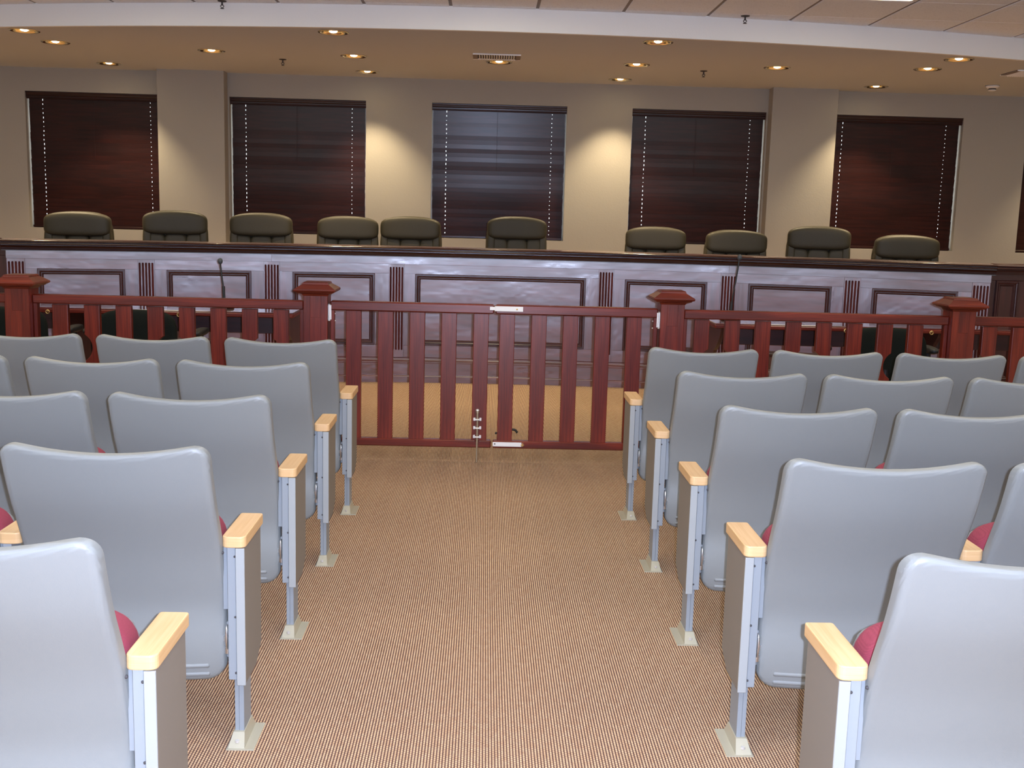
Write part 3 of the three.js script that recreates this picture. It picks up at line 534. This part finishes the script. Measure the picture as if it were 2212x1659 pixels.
// ---------------------------------------------------------------- soffit fittings
{
  const trim = new THREE.LatheGeometry([[0.088, 0.010], [0.098, 0.0005], [0.106, -0.006], [0.118, -0.007], [0.124, -0.0035], [0.124, 0.0], [0.106, 0.001]].map(([x, y]) => new THREE.Vector2(x, y)), 40);
  const cone = new THREE.LatheGeometry([[0.100, 0.002], [0.094, 0.02], [0.084, 0.05], [0.066, 0.085], [0.045, 0.11], [0.0, 0.112]].map(([x, y]) => new THREE.Vector2(x, y)), 40);
  const bulb = new THREE.LatheGeometry([[0.0, -0.006], [0.02, -0.004], [0.030, 0.002], [0.034, 0.012], [0.03, 0.045], [0.016, 0.09], [0.0, 0.1]].map(([x, y]) => new THREE.Vector2(x, y)), 24);
  const can = new THREE.CylinderGeometry(0.102, 0.102, 0.16, 24, 1, true).translate(0, 0.085, 0);
  const row = (z) => (z > -9.8 ? 'near the soffit edge' : z > -11 ? 'in the middle of the soffit' : 'close to the window wall');
  const col = (x) => x < -6 ? 'beyond the left edge' : x < -3.5 ? 'at the far left' : x < -2 ? 'between far left and left of centre' : x < -0.5 ? 'left of the centre vent' : x < 0.5 ? 'just behind the centre vent' : x < 2 ? 'right of the centre vent' : x < 3 ? 'between centre and far right' : x < 5 ? 'at the far right' : 'beyond the right edge';
  for (const [x, z] of lampSpots) {
    const d = thing('downlight', `round brass-rimmed downlight ${col(x)}, ${row(z)}`, 'downlight', [x, ROOM.soffit, z], 0, 'round downlights in the soffit');
    mesh('trim_ring', trim, M.gilt, d); mesh('reflector', cone, M.gilt, d); mesh('can', can, M.greyMetal, d);
    mesh('bulb', bulb, M.bulb, d);
    const L = new THREE.SpotLight(LAMP, z < -11 ? LIGHT.wash : LIGHT.down, 0, 0.8, 0.4, 2); L.position.set(0, -0.012, 0); L.target.position.set(0, -1, 0); L.castShadow = true; L.shadow.radius = 2; d.add(L, L.target);
  }
  function vent(x, z, w, dp, label, n) {
    const v = thing('air_vent', label, 'vent', [x, ROOM.soffit, z], 0, 'air vents in the soffit');
    mesh('backing', span(-w / 2 + 0.01, w / 2 - 0.01, -0.004, 0.0, -dp / 2 + 0.01, dp / 2 - 0.01, 0.0005), M.dark, v);
    for (const q of [-1, 1]) {
      mesh('frame_bar', span(-w / 2, w / 2, -0.012, 0, q * (dp / 2 - 0.006) - 0.006, q * (dp / 2 - 0.006) + 0.006, 0.002), M.fascia, v);
      mesh('end_plate', span(q * (w / 2 - 0.0225) - 0.0225, q * (w / 2 - 0.0225) + 0.0225, -0.010, 0, -dp / 2 + 0.012, dp / 2 - 0.012, 0.002), M.tbar, v);
    }
    for (let i = 0; i < n; i++) { const f = mesh('louvre', cbox(0.002, 0.02, dp - 0.026, 0.0004), M.fascia, v); f.position.set(-w / 2 + 0.05 + (w - 0.1) * (i + 0.5) / n, -0.012, 0); f.rotation.z = 0.5; }
  }
  vent(0.02, -10.17, 0.43, 0.31, 'pale louvred air vent in the soffit above the middle window', 15);
  vent(4.93, -10.18, 0.43, 0.35, 'air vent in the soffit at the right edge', 15);
  function sprinkler(x, y, z, label) {
    const s = thing('sprinkler', label, 'sprinkler', [x, y, z], 0, 'small sprinkler heads');
    mesh('escutcheon', new THREE.LatheGeometry([[0, 0], [0.035, 0], [0.033, -0.005], [0.012, -0.009], [0, -0.009]].map(([a, b]) => new THREE.Vector2(a, b)), 20), M.dark, s);
    mesh('body', join([rod(0.007, 0.03, 0, -0.02, 0), tube([V(-0.006, -0.03, 0), V(-0.013, -0.04, 0), V(0, -0.055, 0)], 0.003, 8, 6), tube([V(0.006, -0.03, 0), V(0.013, -0.04, 0), V(0, -0.055, 0)], 0.003, 8, 6)]), M.dark, s);
    mesh('deflector', rod(0.015, 0.003, 0, -0.057, 0, 16), M.dark, s);
  }
  sprinkler(-2.02, ROOM.soffit, -10.80, 'small dark sprinkler head in the soffit left of centre');
  sprinkler(2.01, ROOM.soffit, -10.72, 'small dark sprinkler head in the soffit right of centre');
  sprinkler(1.943, ROOM.tiles, -8.79, 'dark sprinkler head hanging from the tiled ceiling at upper right');
  sprinkler(-2.132, ROOM.tiles, -8.86, 'dark sprinkler head on the tiled ceiling at the top left edge');
  const s = thing('smoke_detector', 'round white smoke detector on the soffit at the far right', 'smoke detector', [5.02, ROOM.soffit, -11.16]);
  mesh('base', new THREE.LatheGeometry([[0, 0], [0.068, 0], [0.066, -0.012], [0.048, -0.028], [0, -0.028]].map(([a, b]) => new THREE.Vector2(a, b)), 28), M.white, s);
  mesh('sensor_ring', rod(0.036, 0.012, 0, -0.034, 0, 24), M.dark, s);
  mesh('cover', new THREE.LatheGeometry([[0, -0.04], [0.04, -0.04], [0.038, -0.05], [0.02, -0.055], [0, -0.056]].map(([a, b]) => new THREE.Vector2(a, b)), 24), M.white, s);
}

// ---------------------------------------------------------------- auditorium seats
const SEAT = { pitch: 0.577, row: 0.7695, z0: -1.977, aisle: 0.68, half: 0.254 };
function backShell() {
  const W = SEAT.half, r = 0.045, rb = 0.06, spine = [[0.16, -0.040], [0.20, -0.026], [0.26, -0.018], [0.32, -0.020], [0.38, -0.026], [0.46, -0.008], [0.54, 0.016], [0.62, 0.052], [0.70, 0.092], [0.78, 0.122], [0.87, 0.150]];
  const curve = new THREE.CatmullRomCurve3(spine.map(([y, z]) => V(0, y, z))), pts = curve.getPoints(120);
  const zAt = (y) => { let i = 0; while (i < pts.length - 2 && pts[i + 1].y < y) i++; const a = pts[i], b = pts[i + 1]; return a.z + (b.z - a.z) * (y - a.y) / (b.y - a.y); };
  const edge = [0, 0.0012, 0.004, 0.008, 0.013, 0.019, 0.026, 0.036, 0.05], us = [];
  for (const e of edge) us.push(-W + e); for (let i = 1; i < 12; i++) us.push(-W + 0.05 + (2 * W - 0.1) * i / 12); for (const e of [...edge].reverse()) us.push(W - e);
  const corner = (x, q) => { const k = Math.abs(x) - (W - q); return k > 0 ? q - Math.sqrt(Math.max(0, q * q - k * k)) : 0; };
  const top = (x) => 0.862 - 0.030 * (1 - (x / W) ** 2) - corner(x, r), bot = (x) => 0.178 + corner(x, rb);
  const ts = []; for (const e of edge) ts.push([0, e]); for (let i = 1; i < 16; i++) ts.push([i / 16, 0]); for (const e of [...edge].reverse()) ts.push([1, -e]);
  const lip = (d) => { const q = 0.013; return d >= q ? 0 : q - Math.sqrt(q * q - (q - d) ** 2); };
  const P = [], I = [], uv = [], nx = us.length, ny = ts.length;
  for (const back of [1, 0]) for (let j = 0; j < ny; j++) for (let i = 0; i < nx; i++) {
    const x = us[i], y0 = bot(x), y1 = top(x), [t, e] = ts[j], y = (t === 0 ? y0 + e : t === 1 ? y1 + e : (y0 + 0.05) + (y1 - y0 - 0.1) * t);
    const d = Math.min(W - Math.abs(x), y1 - y, y - y0), wrap = 0.022 * (1 - (x / W) ** 2);
    P.push(x, y, zAt(y) + wrap - 0.01 + (back ? -lip(d) : -0.034)); uv.push(x + 0.5, y);
  }
  const N = nx * ny;
  for (let j = 0; j < ny - 1; j++) for (let i = 0; i < nx - 1; i++) { const a = j * nx + i, b = a + 1, c = a + nx, d = c + 1; I.push(a, b, d, a, d, c, N + a, N + d, N + b, N + a, N + c, N + d); }
  const rim = []; for (let i = 0; i < nx - 1; i++) rim.push(i); for (let j = 0; j < ny - 1; j++) rim.push(j * nx + nx - 1); for (let i = nx - 1; i > 0; i--) rim.push((ny - 1) * nx + i); for (let j = ny - 1; j > 0; j--) rim.push(j * nx);
  rim.forEach((a, k) => { const b = rim[(k + 1) % rim.length]; I.push(a, N + b, b, a, N + a, N + b); });
  const g = new THREE.BufferGeometry(); g.setAttribute('position', new THREE.Float32BufferAttribute(P, 3)); g.setAttribute('uv', new THREE.Float32BufferAttribute(uv, 2)); g.setIndex(I);
  return { geo: toCreasedNormals(g, 0.9), zAt };
}
const shell = backShell();
function seat(m, aisle, label) {            // m: the seat lies to -x or +x of its aisle-side stanchion
  const c = thing('theater_seat', label, 'theater seat', [0, 0, 0], 0, 'grey folding theater seats'), cx = m * SEAT.pitch / 2;
  const X = (x0, x1, ...rest) => m < 0 ? span(x0, x1, ...rest) : span(-x1, -x0, ...rest);        // written for the left block, mirrored for the right
  const bk = mesh('backrest_shell', shell.geo, M.shell, c); bk.position.x = cx;
  for (const y of [0.201, 0.226]) { const at = (x) => V(x, y, shell.zAt(y) + 0.022 * (1 - (x / SEAT.half) ** 2) - 0.0135); mesh('rib', join([tube(range(9).map((i) => at(-0.205 + i * 0.41 / 8)), 0.0075, 24, 8), ...[-0.205, 0.205].map((x) => new THREE.SphereGeometry(0.0075, 10, 8).translate(...at(x).toArray()))]), M.shell, bk); }
  for (const [y, q] of [[0.545, 0], [0.385, 1]]) mesh('screw', new THREE.SphereGeometry(0.004, 8, 6), M.dark, bk).position.set(-m * (SEAT.half + 0.001), y, shell.zAt(y) - 0.022);
  const pad = cushion(0.46, 0.42, 0.05, 5, 12).translate(0, 0.595, 0), pp = pad.attributes.position;
  for (let i = 0; i < pp.count; i++) pp.setZ(i, pp.getZ(i) + shell.zAt(pp.getY(i)) + 0.022 * (1 - (pp.getX(i) / SEAT.half) ** 2) - 0.066);
  pad.computeVertexNormals(); mesh('back_cushion', pad.translate(cx, 0, 0), M.red, c);
  mesh('seat_cushion', cushion(0.468, 0.34, 0.12, 5, 14, 0.008).rotateX(0.05).translate(cx, 0.452, -0.145), M.red, c);
  mesh('seat_pan', cushion(0.43, 0.30, 0.03, 6, 8).translate(cx, 0.445, -0.215), M.shell, c);
  const st = mesh('standard', X(-0.0225, -0.0005, 0.195, 0.562, -0.062, -0.004, 0.0015), M.steel, c);
  if (aisle) {
    const s = new THREE.Shape([[0.004, 0.183], [0.004, 0.558], [0.213, 0.558], [0.213, 0.222], [0.145, 0.183]].map(([x, y]) => new THREE.Vector2(x, y)));
    const g = extrude(s, 0.021, 0.0012, 'y'); g.rotateY(Math.PI / 2); g.translate(m < 0 ? 0.001 : -0.022, 0, 0);
    const ep = mesh('end_panel', uvBox(g, 'y'), M.laminate, c);
    mesh('edge_strip', X(0.0005, 0.0235, 0.182, 0.558, -0.0045, 0.0015, 0.001), M.flange, ep);
    for (const y of [0.535, 0.37, 0.215]) mesh('screw', new THREE.SphereGeometry(0.0032, 8, 6), M.dark, st).position.set(m * 0.0025, y, -0.0035);
  }
  mesh('post', join([X(-0.0165, -0.0045, 0.012, 0.2, -0.13, -0.044, 0.001), X(-0.0045, 0.0085, 0.012, 0.2, -0.13, -0.042, 0.001)]), M.steel, c);
  const F = []; for (const [x, z] of [[-0.03, 0.006], [0.044, 0.006], [0.044, -0.15], [-0.03, -0.15]]) { F.push(V(-m * x, 0, z), V(-m * x, 0.004, z)); }
  const plate = mesh('foot_plate', uvBox(new ConvexGeometry(F), 'x'), M.plate, c);
  const B = []; for (const [x, z] of [[-0.026, 0.002], [0.018, 0.002], [0.018, -0.146], [-0.026, -0.146]]) B.push(V(-m * x, 0.004, z)); for (const [x, z] of [[-0.019, -0.034], [0.011, -0.034], [0.011, -0.134], [-0.019, -0.134]]) B.push(V(-m * x, 0.034, z));
  mesh('post_collar', uvBox(new ConvexGeometry(B), 'x'), M.plate, plate); mesh('bolt', rod(0.006, 0.006, m * 0.004, 0.018, -0.012, 10), M.nickel, plate);
  const w = 0.031, L = 0.2335, q = 0.02, s = new THREE.Shape();
  s.moveTo(-w, L - 0.008); s.lineTo(-w, q); s.quadraticCurveTo(-w, 0, -w + q, 0); s.lineTo(w - q, 0); s.quadraticCurveTo(w, 0, w, q); s.lineTo(w, L - 0.008); s.quadraticCurveTo(w, L, w - 0.008, L); s.lineTo(-w + 0.008, L); s.quadraticCurveTo(-w, L, -w, L - 0.008);
  const arm = extrude(s, 0.03, 0.003, 'y', 6); arm.rotateX(-Math.PI / 2); mesh('armrest', uvBox(arm, 'z'), M.maple, c).position.set(m * 0.005, 0.559, 0);
  mesh('bracket', X(-0.0375, -0.0245, 0.385, 0.562, -0.075, -0.020, 0.001), M.steel, c);
  const hinge = mesh('hinge_plate', X(-0.034, -0.024, 0.245, 0.345, -0.075, -0.035, 0.002), M.steel, c);
  mesh('pivot', join([rod(0.012, 0.014, m * 0.03, 0.30, -0.034, 14), cushion(0.012, 0.07, 0.03, 2.4, 8).translate(m * 0.03, 0.305, -0.03), rod(0.009, 0.018, m * 0.03, 0.268, -0.033, 14)]), M.chrome, hinge);
  return c;
}
{
  const rowName = ['row nearest the photographer', 'fourth row from the gate', 'third row from the gate', 'second row from the gate', 'front row by the gate'], nth = ['on the aisle', 'second from the aisle', 'third from the aisle', 'fourth from the aisle'];
  const protos = {};
  for (const [m, side, counts] of [[-1, 'left', [2, 3, 3, 3, 4]], [1, 'right', [2, 3, 3, 4, 4]]]) counts.forEach((n, r) => {
    for (let k = 0; k < n; k++) {
      const key = m + (k ? 'inner' : 'aisle'), at = [m * (SEAT.aisle + k * SEAT.pitch), 0, SEAT.z0 - r * SEAT.row], label = `grey folding seat, ${side} block, ${rowName[r]}, ${nth[k]}`;
      if (protos[key]) copyOf(protos[key], at, 0, label); else { protos[key] = seat(m, !k, label); protos[key].position.set(...at); }
    }
  });
}

// ---------------------------------------------------------------- the camera's own flash, beside the lens
{
  const f = thing('camera_flash', 'small flash lamp beside the photographer\'s lens', 'flash', [-0.01, 1.455, 0.03]);
  mesh('housing', span(-0.03, 0.03, -0.018, 0.018, 0, 0.03, 0.004), M.black, f);
  mesh('flash_window', span(-0.02, 0.02, -0.01, 0.01, -0.003, 0.001, 0.001), M.flash, f);
  const L = new THREE.PointLight(FLASH, LIGHT.flash, 0, 2); L.position.set(0, 0, -0.016); L.castShadow = true; L.shadow.radius = 0.5; f.add(L);
}
renderer.render(scene, camera);
